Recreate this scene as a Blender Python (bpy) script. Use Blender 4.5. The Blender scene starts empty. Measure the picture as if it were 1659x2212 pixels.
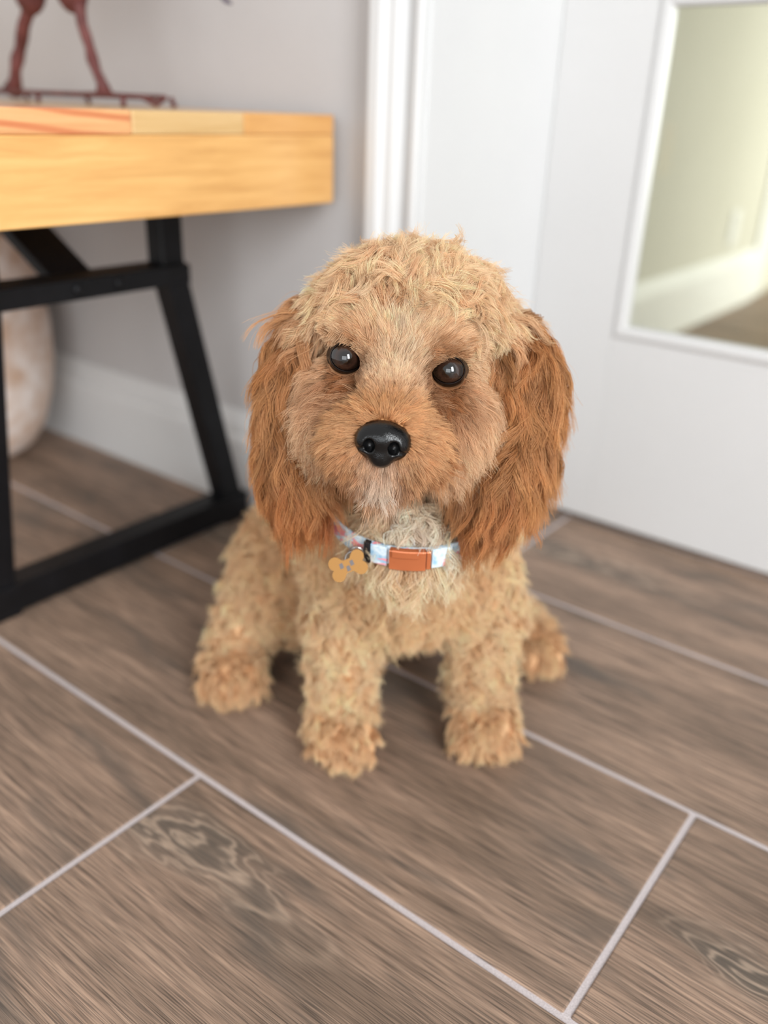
import bpy, bmesh, math, random
import numpy as np
from mathutils import Vector, Matrix

rng = np.random.default_rng(7)
random.seed(7)
scene = bpy.context.scene
COL = scene.collection

# ------------------------------------------------------------------ camera
FPX = 1878.39                       # focal length in pixels of a 1659 x 2212 frame
CAM_H = 0.451
PITCH, ROLL, YAW = map(math.radians, (24.9768, 2.1818, -37.0766))
FWD = np.array([math.sin(YAW) * math.cos(PITCH), math.cos(YAW) * math.cos(PITCH), -math.sin(PITCH)])
_r = np.array([math.cos(YAW), -math.sin(YAW), 0.0])
_u = np.cross(_r, FWD)
RGT = _r * math.cos(ROLL) + _u * math.sin(ROLL)
UP = -_r * math.sin(ROLL) + _u * math.cos(ROLL)
CAM = np.array([0, 0, CAM_H])
cd = bpy.data.cameras.new('camera')
cam = bpy.data.objects.new('camera', cd)
COL.objects.link(cam)
cam.matrix_world = Matrix(((RGT[0], UP[0], -FWD[0], CAM[0]), (RGT[1], UP[1], -FWD[1], CAM[1]),
                           (RGT[2], UP[2], -FWD[2], CAM[2]), (0, 0, 0, 1)))
cd.sensor_fit = 'AUTO'
cd.sensor_width = 36.0
cd.lens = 36.0 * FPX / 2212.0
cd.clip_start = 0.01
cd.dof.use_dof = True
cd.dof.focus_distance = 0.452
cd.dof.aperture_fstop = 3.2
scene.camera = cam

# ------------------------------------------------------------------ world, lights, exposure
scene.view_settings.view_transform = 'Standard'
scene.view_settings.look = 'None'
scene.view_settings.gamma = 1.0
scene.view_settings.use_curve_mapping = False
scene.view_settings.exposure = 0.38
world = bpy.data.worlds.new('world')
scene.world = world
world.use_nodes = True
world.node_tree.nodes['Background'].inputs[0].default_value = (1.0, 0.985, 0.97, 1)
world.node_tree.nodes['Background'].inputs[1].default_value = 0.60


def area_light(name, loc, target, sx, sy, power, color):
    ld = bpy.data.lights.new(name, 'AREA')
    ld.shape = 'RECTANGLE'
    ld.size, ld.size_y, ld.energy, ld.color = sx, sy, power, color
    o = bpy.data.objects.new(name, ld)
    COL.objects.link(o)
    o.location = loc
    o.rotation_euler = (Vector(target) - Vector(loc)).to_track_quat('-Z', 'Y').to_euler()
    return o


area_light('window_daylight', (1.75, -0.55, 1.30), (-0.4, 0.5, 0.25), 0.8, 1.7, 49, (0.95, 0.98, 1.0))
area_light('patio_door_daylight', (1.0, -2.3, 0.9), (-0.6, 0.6, 0.2), 2.2, 1.7, 27, (0.90, 0.96, 1.0))
area_light('hall_daylight', (0.45, 3.0, 0.55), (-0.7, 2.5, 0.15), 0.5, 0.7, 22, (1.0, 0.985, 0.97))
scene.cycles.use_denoising = True
scene.cycles.use_adaptive_sampling = True
scene.cycles.adaptive_threshold = 0.05
scene.cycles.max_bounces = 5
scene.cycles.diffuse_bounces = 3
scene.cycles.glossy_bounces = 2
scene.cycles.transmission_bounces = 4
scene.cycles.transparent_max_bounces = 8


# ------------------------------------------------------------------ helpers
def lin(r, g, b):
    f = lambda c: (c / 255 / 12.92) if c / 255 <= 0.04045 else ((c / 255 + 0.055) / 1.055) ** 2.4
    return (f(r), f(g), f(b))


def at(x, y, d):
    """the point seen at pixel x, y of the frame at depth d metres"""
    return CAM + d * (FWD + (x - 829.5) / FPX * RGT - (y - 1106) / FPX * UP)


def new_mat(name, color=(.8, .8, .8), rough=.5, spec=.5, metal=0.0):
    m = bpy.data.materials.new(name)
    m.use_nodes = True
    b = m.node_tree.nodes['Principled BSDF']
    b.inputs['Base Color'].default_value = (*color, 1)
    b.inputs['Roughness'].default_value = rough
    b.inputs['Specular IOR Level'].default_value = spec
    b.inputs['Metallic'].default_value = metal
    return m


class NT:
    """small node-tree helper"""
    def __init__(s, m):
        s.t = m.node_tree
        s.b = s.t.nodes['Principled BSDF']

    def n(s, typ, **kw):
        nd = s.t.nodes.new('ShaderNode' + typ)
        ins = kw.pop('ins', {})
        for k, v in kw.items():
            setattr(nd, k, v)
        for k, v in ins.items():
            s.put(nd.inputs[k], v)
        return nd

    def put(s, sock, v):
        if isinstance(v, bpy.types.NodeSocket):
            s.t.links.new(v, sock)
        else:
            sock.default_value = v

    def math(s, op, a, b=0.0, clamp=False):
        nd = s.n('Math', operation=op, use_clamp=clamp)
        s.put(nd.inputs[0], a)
        s.put(nd.inputs[1], b)
        return nd.outputs[0]

    def mix(s, fac, a, b, mode='MIX'):
        nd = s.n('Mix', data_type='RGBA', blend_type=mode)
        s.put(nd.inputs[0], fac)
        s.put(nd.inputs[6], a if isinstance(a, bpy.types.NodeSocket) else (*a, 1))
        s.put(nd.inputs[7], b if isinstance(b, bpy.types.NodeSocket) else (*b, 1))
        return nd.outputs[2]

    def noise(s, vec, scale, detail=4, rough=.55, dist=0.0, dim='3D'):
        nd = s.n('TexNoise', noise_dimensions=dim)
        s.put(nd.inputs['Vector'], vec)
        nd.inputs['Scale'].default_value = scale
        nd.inputs['Detail'].default_value = detail
        nd.inputs['Roughness'].default_value = rough
        nd.inputs['Distortion'].default_value = dist
        return nd.outputs['Fac']

    def ramp(s, fac, stops):
        nd = s.n('ValToRGB')
        cr = nd.color_ramp
        while len(cr.elements) < len(stops):
            cr.elements.new(.5)
        for e, (p, c) in zip(cr.elements, stops):
            e.position = p
            e.color = (*c, 1) if len(c) == 3 else c
        s.put(nd.inputs[0], fac)
        return nd.outputs[0]

    def objvec(s, scale=(1, 1, 1), rnd=0.0):
        tc = s.n('TexCoord')
        v = tc.outputs['Object']
        mp = s.n('Mapping')
        mp.inputs['Scale'].default_value = scale
        s.put(mp.inputs['Vector'], v)
        if rnd:
            oi = s.n('ObjectInfo')
            sc = s.n('VectorMath', operation='SCALE')
            sc.inputs[0].default_value = (rnd, rnd * .73, rnd * 1.31)
            s.put(sc.inputs['Scale'], oi.outputs['Random'])
            s.put(mp.inputs['Location'], sc.outputs[0])
        return mp.outputs[0]

    def bump(s, h, strength, dist=.001):
        nd = s.n('Bump')
        nd.inputs['Strength'].default_value = strength
        nd.inputs['Distance'].default_value = dist
        s.put(nd.inputs['Height'], h)
        s.put(s.b.inputs['Normal'], nd.outputs[0])


def link(name, me, mat=None, parent=None, loc=None):
    o = bpy.data.objects.new(name, me)
    COL.objects.link(o)
    if mat is not None and not me.materials:
        me.materials.append(mat)
    if loc is not None:
        o.location = loc
    if parent is not None:
        o.parent = parent
    return o


def empty(name, loc=(0, 0, 0)):
    o = bpy.data.objects.new(name, None)
    o.empty_display_size = .02
    COL.objects.link(o)
    o.location = loc
    return o


def tag(o, label=None, cat=None, group=None, kind=None):
    for k, v in (('label', label), ('category', cat), ('group', group), ('kind', kind)):
        if v:
            o[k] = v
    return o


def bm_mesh(name, bm, smooth=False):
    me = bpy.data.meshes.new(name)
    bmesh.ops.recalc_face_normals(bm, faces=bm.faces)
    bm.to_mesh(me)
    bm.free()
    if smooth:
        me.polygons.foreach_set('use_smooth', [True] * len(me.polygons))
    return me


def bm_box(x0, x1, y0, y1, z0, z1, bevel=0.0, seg=2):
    bm = bmesh.new()
    bmesh.ops.create_cube(bm, size=1)
    for v in bm.verts:
        v.co = Vector(((x0 + x1) / 2 + v.co.x * (x1 - x0), (y0 + y1) / 2 + v.co.y * (y1 - y0), (z0 + z1) / 2 + v.co.z * (z1 - z0)))
    if bevel:
        bmesh.ops.bevel(bm, geom=list(bm.edges), offset=bevel, segments=seg, affect='EDGES', profile=.5)
    return bm


def box(name, b, mat, parent=None, bevel=0.0, seg=2):
    """a box whose origin stands at its own lower centre"""
    x0, x1, y0, y1, z0, z1 = b
    cx, cy = (x0 + x1) / 2, (y0 + y1) / 2
    me = bm_mesh(name, bm_box(x0 - cx, x1 - cx, y0 - cy, y1 - cy, 0, z1 - z0, bevel, seg))
    o = link(name, me, mat, None, (cx, cy, z0))
    if parent is not None:
        o.parent = parent
        o.location = Vector((cx, cy, z0)) - parent.location
    return o


def prism(name, prof, axis, lo, hi, mat, parent=None, smooth=False):
    """extrude a closed profile (list of 2-D points) along axis 'x', 'y' or 'z'"""
    bm = bmesh.new()
    def P(a, b, t):
        return {'x': (t, a, b), 'y': (a, t, b), 'z': (a, b, t)}[axis]
    A = [bm.verts.new(P(a, b, lo)) for a, b in prof]
    B = [bm.verts.new(P(a, b, hi)) for a, b in prof]
    n = len(prof)
    for i in range(n):
        bm.faces.new((A[i], A[(i + 1) % n], B[(i + 1) % n], B[i]))
    bm.faces.new(A[::-1])
    bm.faces.new(B)
    return link(name, bm_mesh(name, bm, smooth), mat, parent)


def bar_mesh(name, pts, w, h, up=(0, 0, 1), bevel=.002):
    """flat bar of width w (sideways) and height h mitred along a polyline"""
    pts = [Vector(q) for q in pts]
    bm = bmesh.new()
    rings = []
    for i, q in enumerate(pts):
        t0 = (q - pts[i - 1]).normalized() if i else None
        t1 = (pts[i + 1] - q).normalized() if i < len(pts) - 1 else None
        t = ((t0 or t1) + (t1 or t0)).normalized()
        s = t.cross(Vector(up)).normalized()
        n = s.cross(t).normalized()
        k = 1.0
        if t0 and t1:
            k = 1 / max(.5, math.cos(t0.angle(t1) / 2))
        rings.append([bm.verts.new(q + s * a * w / 2 + n * b * h / 2 * k) for a, b in ((-1, -1), (1, -1), (1, 1), (-1, 1))])
    for A, B in zip(rings, rings[1:]):
        for i in range(4):
            bm.faces.new((A[i], A[(i + 1) % 4], B[(i + 1) % 4], B[i]))
    bm.faces.new(rings[0][::-1])
    bm.faces.new(rings[-1])
    if bevel:
        bmesh.ops.bevel(bm, geom=list(bm.edges), offset=bevel, segments=1, affect='EDGES')
    return bm_mesh(name, bm)


def tube_mesh(name, pts, rad, seg=10, closed=False):
    pts = [Vector(q) for q in pts]
    n = len(pts)
    if not hasattr(rad, '__len__'):
        rad = [rad] * n
    bm = bmesh.new()
    rings = []
    ref = Vector((.3, .2, .93))
    for i, q in enumerate(pts):
        a = pts[(i - 1) % n] if (closed or i) else q
        b = pts[(i + 1) % n] if (closed or i < n - 1) else q
        t = (b - a).normalized()
        s = t.cross(ref)
        if s.length < .05:
            s = t.cross(Vector((1, 0, 0)))
        s.normalize()
        m = s.cross(t)
        rings.append([bm.verts.new(q + (s * math.cos(2 * math.pi * k / seg) + m * math.sin(2 * math.pi * k / seg)) * rad[i]) for k in range(seg)])
    pairs = list(zip(rings, rings[1:]))
    if closed:
        pairs.append((rings[-1], rings[0]))
    for A, B in pairs:
        for k in range(seg):
            bm.faces.new((A[k], A[(k + 1) % seg], B[(k + 1) % seg], B[k]))
    if not closed:
        bm.faces.new(rings[0][::-1])
        bm.faces.new(rings[-1])
    return bm_mesh(name, bm, True)


def lathe_mesh(name, prof, seg=48):
    bm = bmesh.new()
    rings = []
    for r, z in prof:
        rings.append([bm.verts.new((r * math.cos(2 * math.pi * k / seg), r * math.sin(2 * math.pi * k / seg), z)) for k in range(seg)])
    for A, B in zip(rings, rings[1:]):
        for k in range(seg):
            bm.faces.new((A[k], A[(k + 1) % seg], B[(k + 1) % seg], B[k]))
    bm.faces.new(rings[0][::-1])
    bm.faces.new(rings[-1])
    return bm_mesh(name, bm, True)


# ------------------------------------------------------------------ materials of the room
def mat_tile():
    m = new_mat('wood_look_tile', rough=.5, spec=.35)
    t = NT(m)
    v = t.objvec((1, 1, 1), rnd=37.0)
    def sc(x, y, z=1):
        mp = t.n('Mapping')
        mp.inputs['Scale'].default_value = (x, y, z)
        t.put(mp.inputs['Vector'], v)
        return mp.outputs[0]
    # slow warp so that the grain wanders
    warp = t.n('TexNoise', noise_dimensions='3D')
    t.put(warp.inputs['Vector'], sc(1.6, 5))
    warp.inputs['Scale'].default_value = 1.0
    warp.inputs['Detail'].default_value = 2
    add = t.n('VectorMath', operation='MULTIPLY_ADD')
    t.put(add.inputs[0], warp.outputs['Color'])
    add.inputs[1].default_value = (.0, .03, 0)
    t.put(add.inputs[2], v)
    wv = add.outputs[0]
    def sw(x, y, z=1):
        mp = t.n('Mapping')
        mp.inputs['Scale'].default_value = (x, y, z)
        t.put(mp.inputs['Vector'], wv)
        return mp.outputs[0]
    fine = t.noise(sw(28, 1500), 1, 2, .6)
    mid = t.noise(sw(9, 360), 1, 3, .65)
    broad = t.noise(sw(4, 26), 1, 4, .6, .3)
    patch = t.noise(sw(4.2, 13), 1, 3, .6, .5)
    # cathedral figure: nested arches round a knot near one end of the plank
    oi0 = t.n('ObjectInfo')
    wn = t.n('TexWhiteNoise', noise_dimensions='1D')
    t.put(wn.inputs['W'], oi0.outputs['Random'])
    wc = t.n('SeparateColor')
    t.put(wc.inputs[0], wn.outputs['Color'])
    raw = t.n('TexCoord').outputs['Object']
    sx = t.n('SeparateXYZ')
    t.put(sx.inputs[0], raw)
    wob = t.noise(sw(9, 34), 1, 3, .55)
    wob = t.math('SUBTRACT', wob, .5)
    kx = t.math('ADD', t.math('MULTIPLY', wc.outputs[0], .10), .36)
    ky = t.math('MULTIPLY', t.math('SUBTRACT', .28, wc.outputs[1]), .09)
    px_ = t.math('MULTIPLY', t.math('ADD', sx.outputs[0], kx), 9.5)
    py_ = t.math('MULTIPLY', t.math('ADD', sx.outputs[1], ky), 34.0)
    py_ = t.math('ADD', py_, t.math('MULTIPLY', wob, 2.6))
    px_ = t.math('ADD', px_, t.math('MULTIPLY', wob, 1.2))
    # arches open along the plank: distance grows slower on one side
    px_ = t.math('MULTIPLY', px_, t.math('ADD', 1.0, t.math('MULTIPLY', t.math('SIGN', px_), -.45)))
    kr = t.math('SQRT', t.math('ADD', t.math('POWER', px_, 2.0), t.math('POWER', py_, 2.0)))
    rings = t.math('SINE', t.math('MULTIPLY', kr, 26.0))
    rings = t.math('MULTIPLY_ADD', rings, .5)
    rings.node.inputs[2].default_value = .5
    rings = t.math('POWER', rings, 3.0)
    kmask = t.ramp(kr, [(.25, (1, 1, 1)), (1.0, (0, 0, 0))])
    base = t.ramp(mid, [(.28, lin(122, 105, 91)), (.5, lin(164, 141, 123)), (.74, lin(194, 170, 149))])
    c = t.mix(t.math('MULTIPLY', t.ramp(broad, [(.36, (1, 1, 1)), (.6, (0, 0, 0))]), .72), base, lin(108, 95, 83))
    fineR = t.ramp(fine, [(.36, (0, 0, 0)), (.56, (1, 1, 1))])
    c = t.mix(.7, c, t.mix(fineR, lin(84, 70, 58), lin(200, 180, 160)), 'OVERLAY')
    pm = t.ramp(patch, [(.56, (0, 0, 0)), (.68, (1, 1, 1))])
    dark = t.mix(rings, lin(86, 80, 72), lin(176, 152, 128))
    c = t.mix(t.math('MULTIPLY', pm, .72), c, lin(90, 82, 74))
    c = t.mix(t.math('MULTIPLY', kmask, .85), c, t.mix(.25, dark, c))
    hs = t.n('HueSaturation')
    oi = t.n('ObjectInfo')
    t.put(hs.inputs['Value'], t.math('MULTIPLY_ADD', oi.outputs['Random'], .14))
    hs.inputs['Value'].links[0].from_node.inputs[2].default_value = 0.89
    hs.inputs['Saturation'].default_value = .84
    t.put(hs.inputs['Color'], c)
    t.put(t.b.inputs['Base Color'], hs.outputs[0])
    t.put(t.b.inputs['Roughness'], t.math('MULTIPLY_ADD', fine, .2))
    t.b.inputs['Roughness'].links[0].from_node.inputs[2].default_value = .38
    t.bump(t.math('ADD', fine, t.math('MULTIPLY', rings, t.math('MULTIPLY', kmask, .6))), .5, .0006)
    return m


def mat_noisy(name, c1, c2, scale, rough=.6, spec=.3, bump=0.0, bscale=None, bdist=.0005, detail=4):
    m = new_mat(name, rough=rough, spec=spec)
    t = NT(m)
    v = t.objvec()
    nz = t.noise(v, scale, detail)
    t.put(t.b.inputs['Base Color'], t.ramp(nz, [(.3, c1), (.7, c2)]))
    if bump:
        t.bump(t.noise(v, bscale or scale, 3), bump, bdist)
    return m


M_tile = mat_tile()
M_grout = mat_noisy('grout', lin(186, 176, 176), lin(214, 205, 205), 900, .9, .1, .6, 1500, .0006)
M_wall = mat_noisy('wall_paint', lin(192, 189, 188), lin(197, 194, 193), 6, .75, .25, .35, 220, .0008)
M_white = mat_noisy('white_trim_paint', lin(214, 214, 214), lin(219, 219, 218), 5, .38, .4, .08, 60, .0004)
M_door = mat_noisy('white_door_paint', lin(209, 208, 207), lin(214, 213, 212), 4, .42, .4, .06, 90, .0004)
M_hall = mat_noisy('hall_paint', lin(206, 203, 190), lin(212, 209, 197), 3, .8, .2)
M_bright = mat_noisy('bright_white_paint', lin(238, 238, 236), lin(243, 243, 241), 5, .4, .4)
M_black = mat_noisy('black_powder_coat', lin(13, 13, 15), lin(20, 20, 23), 40, .45, .25, .3, 700, .0003)


def mat_wood(name, a, b, c, knot=None):
    m = new_mat(name, rough=.32, spec=.45)
    t = NT(m)
    v = t.objvec((1, 1, 1), rnd=11)
    def sc(x, y, z):
        mp = t.n('Mapping')
        mp.inputs['Scale'].default_value = (x, y, z)
        t.put(mp.inputs['Vector'], v)
        return mp.outputs[0]
    g = t.noise(sc(9, 9, 130), 1, 4, .6, .5)
    f = t.noise(sc(60, 60, 600), 1, 3, .6)
    br = t.noise(sc(5, 5, 14), 1, 3, .5)
    col = t.ramp(g, [(.3, a), (.52, b), (.75, c)])
    col = t.mix(t.math('MULTIPLY', f, .25), col, a, 'MULTIPLY')
    col = t.mix(t.math('MULTIPLY', br, .45), col, c)
    if knot:
        w = t.n('TexWave', wave_type='RINGS', rings_direction='X', wave_profile='SIN')
        t.put(w.inputs['Vector'], sc(9, 9, 22))
        w.inputs['Scale'].default_value = 1.1
        w.inputs['Distortion'].default_value = 1.6
        w.inputs['Detail'].default_value = 2
        col = t.mix(t.math('MULTIPLY', t.ramp(w.outputs['Fac'], [(.6, (0, 0, 0)), (.95, (1, 1, 1))]), .7), col, knot)
    t.put(t.b.inputs['Base Color'], col)
    t.b.inputs['Coat Weight'].default_value = .35
    t.b.inputs['Coat Roughness'].default_value = .22
    t.bump(f, .12, .0004)
    return m


M_slab = mat_wood('varnished_pine', lin(206, 150, 86), lin(228, 176, 108), lin(242, 196, 128))
M_planks = [mat_wood('varnished_plank_red', lin(214, 150, 98), lin(230, 172, 118), lin(240, 186, 132), lin(198, 106, 66)),
            mat_wood('varnished_plank_pale', lin(202, 160, 100), lin(216, 180, 124), lin(228, 194, 142)),
            mat_wood('varnished_plank_amber', lin(204, 146, 82), lin(222, 166, 98), lin(232, 182, 118))]

# ------------------------------------------------------------------ floor
TW, TL, GR = .200, .900, .0046      # row width, tile length, joint width
YA, XJ = .3203, -.1039              # a row edge and a short joint of the row above it
floor = box('floor', (-2.4, 1.9, -.75, 3.75, -.03, -.0012), M_grout)
tag(floor, 'brown wood-look plank tile floor with pale grout lines', kind='structure')
tb = bm_box(-(TL - GR) / 2, (TL - GR) / 2, -(TW - GR) / 2, (TW - GR) / 2, -.008, 0, .0011, 2)
tile_me = bm_mesh('tile', tb)
tile_me.materials.append(M_tile)
for row in range(-5, 17):
    yc = YA + (row + .5) * TW
    off = XJ + .2985 * row
    k0 = math.floor((-2.3 - off) / TL)
    for k in range(k0, k0 + 5):
        xc = off + (k + .5) * TL
        if xc + TL / 2 < -2.2 or xc - TL / 2 > 1.5:
            continue
        link('tile', tile_me, None, floor, Vector((xc, yc, 0)) - floor.location)

# ------------------------------------------------------------------ walls, casing, door
YW, YD = .682, .910                 # wall face, door face
XJB = -.483                         # left jamb face
XR = .300                           # right jamb face
HEAD = 2.03
wl = box('wall_left', (-2.4, XJB - .012, YW, YD + .05, 0, 2.5), M_wall)
wr = box('wall_right', (XR + .012, 1.9, YW, YD + .05, 0, 2.5), M_wall)
wt = box('wall_top', (XJB - .012, XR + .012, YW, YD + .05, HEAD + .012, 2.5), M_wall)
for o, l in ((wl, 'light grey painted wall behind the bench'), (wr, 'light grey painted wall beyond the door opening'),
             (wt, 'light grey painted wall above the door')):
    tag(o, l, kind='structure')
# jambs with a door stop
def jamb(name, x, s):
    e = empty(name, (x, YW, 0))
    tag(e, 'white painted door jamb lining', kind='structure')
    box('jamb_board', (min(x, x - s * .014), max(x, x - s * .014), YW - .001, YD + .052, 0, HEAD), M_white, e, .0008)
    return e
jamb('trim_1', XJB, 1)
jamb('trim_2', XR, -1)
hd = box('trim_3', (XJB, XR, YW - .001, YD + .052, HEAD, HEAD + .014), M_white)
tag(hd, 'white painted head of the door frame', kind='structure')
# casing profile (x outward from opening, y out of the wall)
def casing_prof(x, s):
    q = [(0.000, 0), (0.000, .0095), (.0015, .0118), (.0045, .0125), (.0072, .0115), (.0088, .0080), (.0105, .0035), (.0140, .0022),
         (.0185, .0028), (.0225, .0060), (.0245, .0105), (.0262, .0128), (.0350, .0134), (.0362, .0150), (.0380, .0182), (.0400, .0192),
         (.0500, .0192), (.0530, .0175), (.0545, .0150), (.0545, 0)]
    return [(x - s * a, YW - b) for a, b in q]
for nm, x, s in (('trim_4', XJB - .003, 1), ('trim_5', XR + .003, -1)):
    o = prism(nm, casing_prof(x, s), 'z', 0, HEAD + .05, M_white)
    tag(o, 'white moulded door casing on the grey wall' if s > 0 else 'white moulded casing on far side of the door', kind='structure')
# baseboards
def base_prof(y):
    return [(y, 0), (y - .0145, 0), (y - .0145, .082), (y - .013, .088), (y - .0095, .091), (y - .0095, .097), (y - .0075, .106),
            (y - .0055, .112), (y - .004, .118), (y, .118)]
bb = prism('baseboard_left', base_prof(YW), 'x', -2.4, XJB - .058, M_white)
tag(bb, 'white moulded baseboard along wall behind bench', kind='structure')
bb = prism('baseboard_right', base_prof(YW), 'x', XR + .058, 1.9, M_white)
tag(bb, 'white moulded baseboard right of the door', kind='structure')

# door: stiles, rails, moulding, pane
door = empty('door_1', (XJB, YD, 0))
tag(door, 'white half-glazed interior door, closed', kind='structure')
DZ0, DT = .010, .035
GX0, GX1, GZ0, GZ1 = -.368, .185, .243, .549 + 1.30
XL, XRt = XJB + .0004, XR - .0004
# the door has glazing split by a mid rail just above the view
def dpart(name, b, mat=M_door, bevel=.0008):
    return box(name, b, mat, door, bevel)
FX0 = GX0 - .0135
FX1 = GX1 + .0135
FZ0 = GZ0 - .0135
dpart('stile', (XL, FX0, YD, YD + DT, DZ0, HEAD - .003))
dpart('stile', (FX1, XRt, YD, YD + DT, DZ0, HEAD - .003))
dpart('bottom_rail', (FX0, FX1, YD, YD + DT, DZ0, FZ0))
GZ1 = .5465
FZ1 = GZ1 + .0135
dpart('mid_rail', (FX0, FX1, YD, YD + DT, FZ1, FZ1 + .075))
U0, U1 = FZ1 + .075 + .0135, HEAD - .13
dpart('top_rail', (FX0, FX1, YD, YD + DT, U1 + .0135, HEAD - .003))
def bead(z0, z1):
    # picture-frame moulding, mitred, standing proud of the door face
    prof = [(0, 0.012), (0, -.0005), (.0025, -.0030), (.0085, -.0036), (.0115, -.0022), (.0135, -.0004), (.0135, .012)]
    corners = [(GX0, z0), (GX1, z0), (GX1, z1), (GX0, z1)]
    dirs = [(-1, -1), (1, -1), (1, 1), (-1, 1)]
    bm = bmesh.new()
    rings = []
    for (x, z), (dx, dz) in zip(corners, dirs):
        rings.append([bm.verts.new((x + dx * a - XJB, b, z + dz * a)) for a, b in prof])
    for i in range(4):
        A, B = rings[i], rings[(i + 1) % 4]
        for k in range(len(prof)):
            bm.faces.new((A[k], A[(k + 1) % len(prof)], B[(k + 1) % len(prof)], B[k]))
    link('glazing_bead', bm_mesh('glazing_bead', bm), M_door, door)
M_glass = bpy.data.materials.new('door_glass')
M_glass.use_nodes = True
_nt = M_glass.node_tree
_nt.nodes.clear()
_o = _nt.nodes.new('ShaderNodeOutputMaterial')
_tr = _nt.nodes.new('ShaderNodeBsdfTransparent')
_tr.inputs[0].default_value = (.93, .955, .90, 1)
_gl = _nt.nodes.new('ShaderNodeBsdfGlossy')
_gl.inputs['Roughness'].default_value = .04
_fr = _nt.nodes.new('ShaderNodeFresnel')
_fr.inputs[0].default_value = 1.45
_mx = _nt.nodes.new('ShaderNodeMixShader')
for a, b in ((_fr.outputs[0], _mx.inputs[0]), (_tr.outputs[0], _mx.inputs[1]), (_gl.outputs[0], _mx.inputs[2]), (_mx.outputs[0], _o.inputs[0])):
    _nt.links.new(a, b)
for z0, z1 in ((GZ0, GZ1), (U0, U1)):
    bead(z0, z1)
    box('pane', (GX0 - .008, GX1 + .008, YD + .010, YD + .014, z0 - .008, z1 + .008), M_glass, door)

# ------------------------------------------------------------------ hall behind the glass
XH = -.700
o = box('wall_hall', (XH - .1, XH, YD + .05, 3.75, 0, 2.5), M_hall)
tag(o, 'pale green hall wall seen through the door glass', kind='structure')
o = box('wall_hall_far', (1.0, 1.1, YD + .05, 3.65, 0, 2.5), M_hall)
tag(o, 'pale green wall on far side of the hall', kind='structure')
o = box('ceiling_hall', (XH - .1, 1.1, YD + .05, 3.75, 2.5, 2.55), M_hall)
tag(o, 'pale ceiling of the hall', kind='structure')
o = box('wall_back', (XH, 1.1, 3.65, 3.75, 0, 2.5), M_hall)
tag(o, 'pale green end wall of the hall', kind='structure')
hb = prism('baseboard_hall', [(XH, 0), (XH + .0145, 0), (XH + .0145, .11), (XH + .010, .118), (XH + .008, .128), (XH + .004, .140), (XH, .140)], 'y', YD + .05, 2.545, M_bright)
tag(hb, 'white baseboard of the hall', kind='structure')
o = box('trim_6', (XH, XH + .008, 2.545, 2.66, 0, 2.05), M_bright, None, .002)
tag(o, 'white casing strip on hall wall seen through glass', kind='structure')
outlet = empty('wall_outlet', (XH, 2.325, .165))
tag(outlet, 'small white outlet plate on hall wall, seen through the door glass', 'outlet')
box('cover_plate', (XH, XH + .004, 2.297, 2.353, .165, .25), M_bright, outlet, .002)
for z in (.175, .212):
    box('socket', (XH + .0038, XH + .0055, 2.310, 2.340, z, z + .028), M_bright, outlet, .001)

# ------------------------------------------------------------------ bench
bench = empty('bench', (-1.2, .504, 0))
tag(bench, 'wooden plank bench with black metal trapezoid legs against the wall', 'bench')
BX0, BX1, BY0, BY1 = -1.82, -.580, .324, .668
BZ0, BZM, BZ1 = .3655, .4255, .4425
def bpart(name, me, mat):
    o = link(name, me, mat, bench)
    o.matrix_parent_inverse = Matrix.Translation(-bench.location)
    return o
box('slab', (BX0, BX1, BY0, BY1, BZ0, BZM), M_slab, bench, .0015)
ys = [BY0, .4405, .5545, BY1]
for i in range(3):
    box('plank', (BX0, BX1, ys[i] + .0002, ys[i + 1] - .0002, BZM + .0001, BZ1), M_planks[i], bench, .0015)
bench.matrix_world = Matrix.Translation((-1.2, .504, 0))
def leg_frame(X):
    # legs drop straight from the slab, then splay to the floor
    for s, pts in ((-1, [(X, .374, BZ0 - .004), (X, .373, .306), (X, .3425, .0155)]),
                   (1, [(X, .5685, BZ0 - .004), (X, .5685, .306), (X, .6375, .0155)])):
        bpart('leg', bar_mesh('leg', pts, .024, .027, (0, s, 0), .0015), M_black)
        yf = pts[-1][1]
        bpart('foot_pad', bm_mesh('foot_pad', bm_box(X - .014, X + .014, yf - .016, yf + .016, 0, .004, .001)), M_black)
    bpart('foot_bar', bm_mesh('foot_bar', bm_box(X - .0148, X + .0148, .330, .654, .004, .033, .0015)), M_black)
    bpart('cross_bar', bm_mesh('cross_bar', bm_box(X - .019, X + .019, .346, .583, .2845, .3035, .0015)), M_black)
    bpart('top_plate', bm_mesh('top_plate', bm_box(X - .03, X + .03, .345, .60, BZ0 - .005, BZ0 - .0005, .001)), M_black)
    sx = -1 if X > -1.2 else 1
    pts = [(X - sx * .004, .468, .289), (X + sx * .122, .466, BZ0 - .004)]
    bpart('brace', bar_mesh('brace', pts, .044, .012, (0, 0, 1), .0012), M_black)
    for dy in (-.014, .03):
        bm = bmesh.new()
        bmesh.ops.create_uvsphere(bm, u_segments=10, v_segments=6, radius=.0055)
        for v in bm.verts:
            v.co = Vector((v.co.x * .5 + X + .0195, v.co.y + .468 + dy, v.co.z + .294))
        bpart('bolt', bm_mesh('bolt', bm, True), M_black)
leg_frame(-.712)
leg_frame(-1.69)

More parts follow.
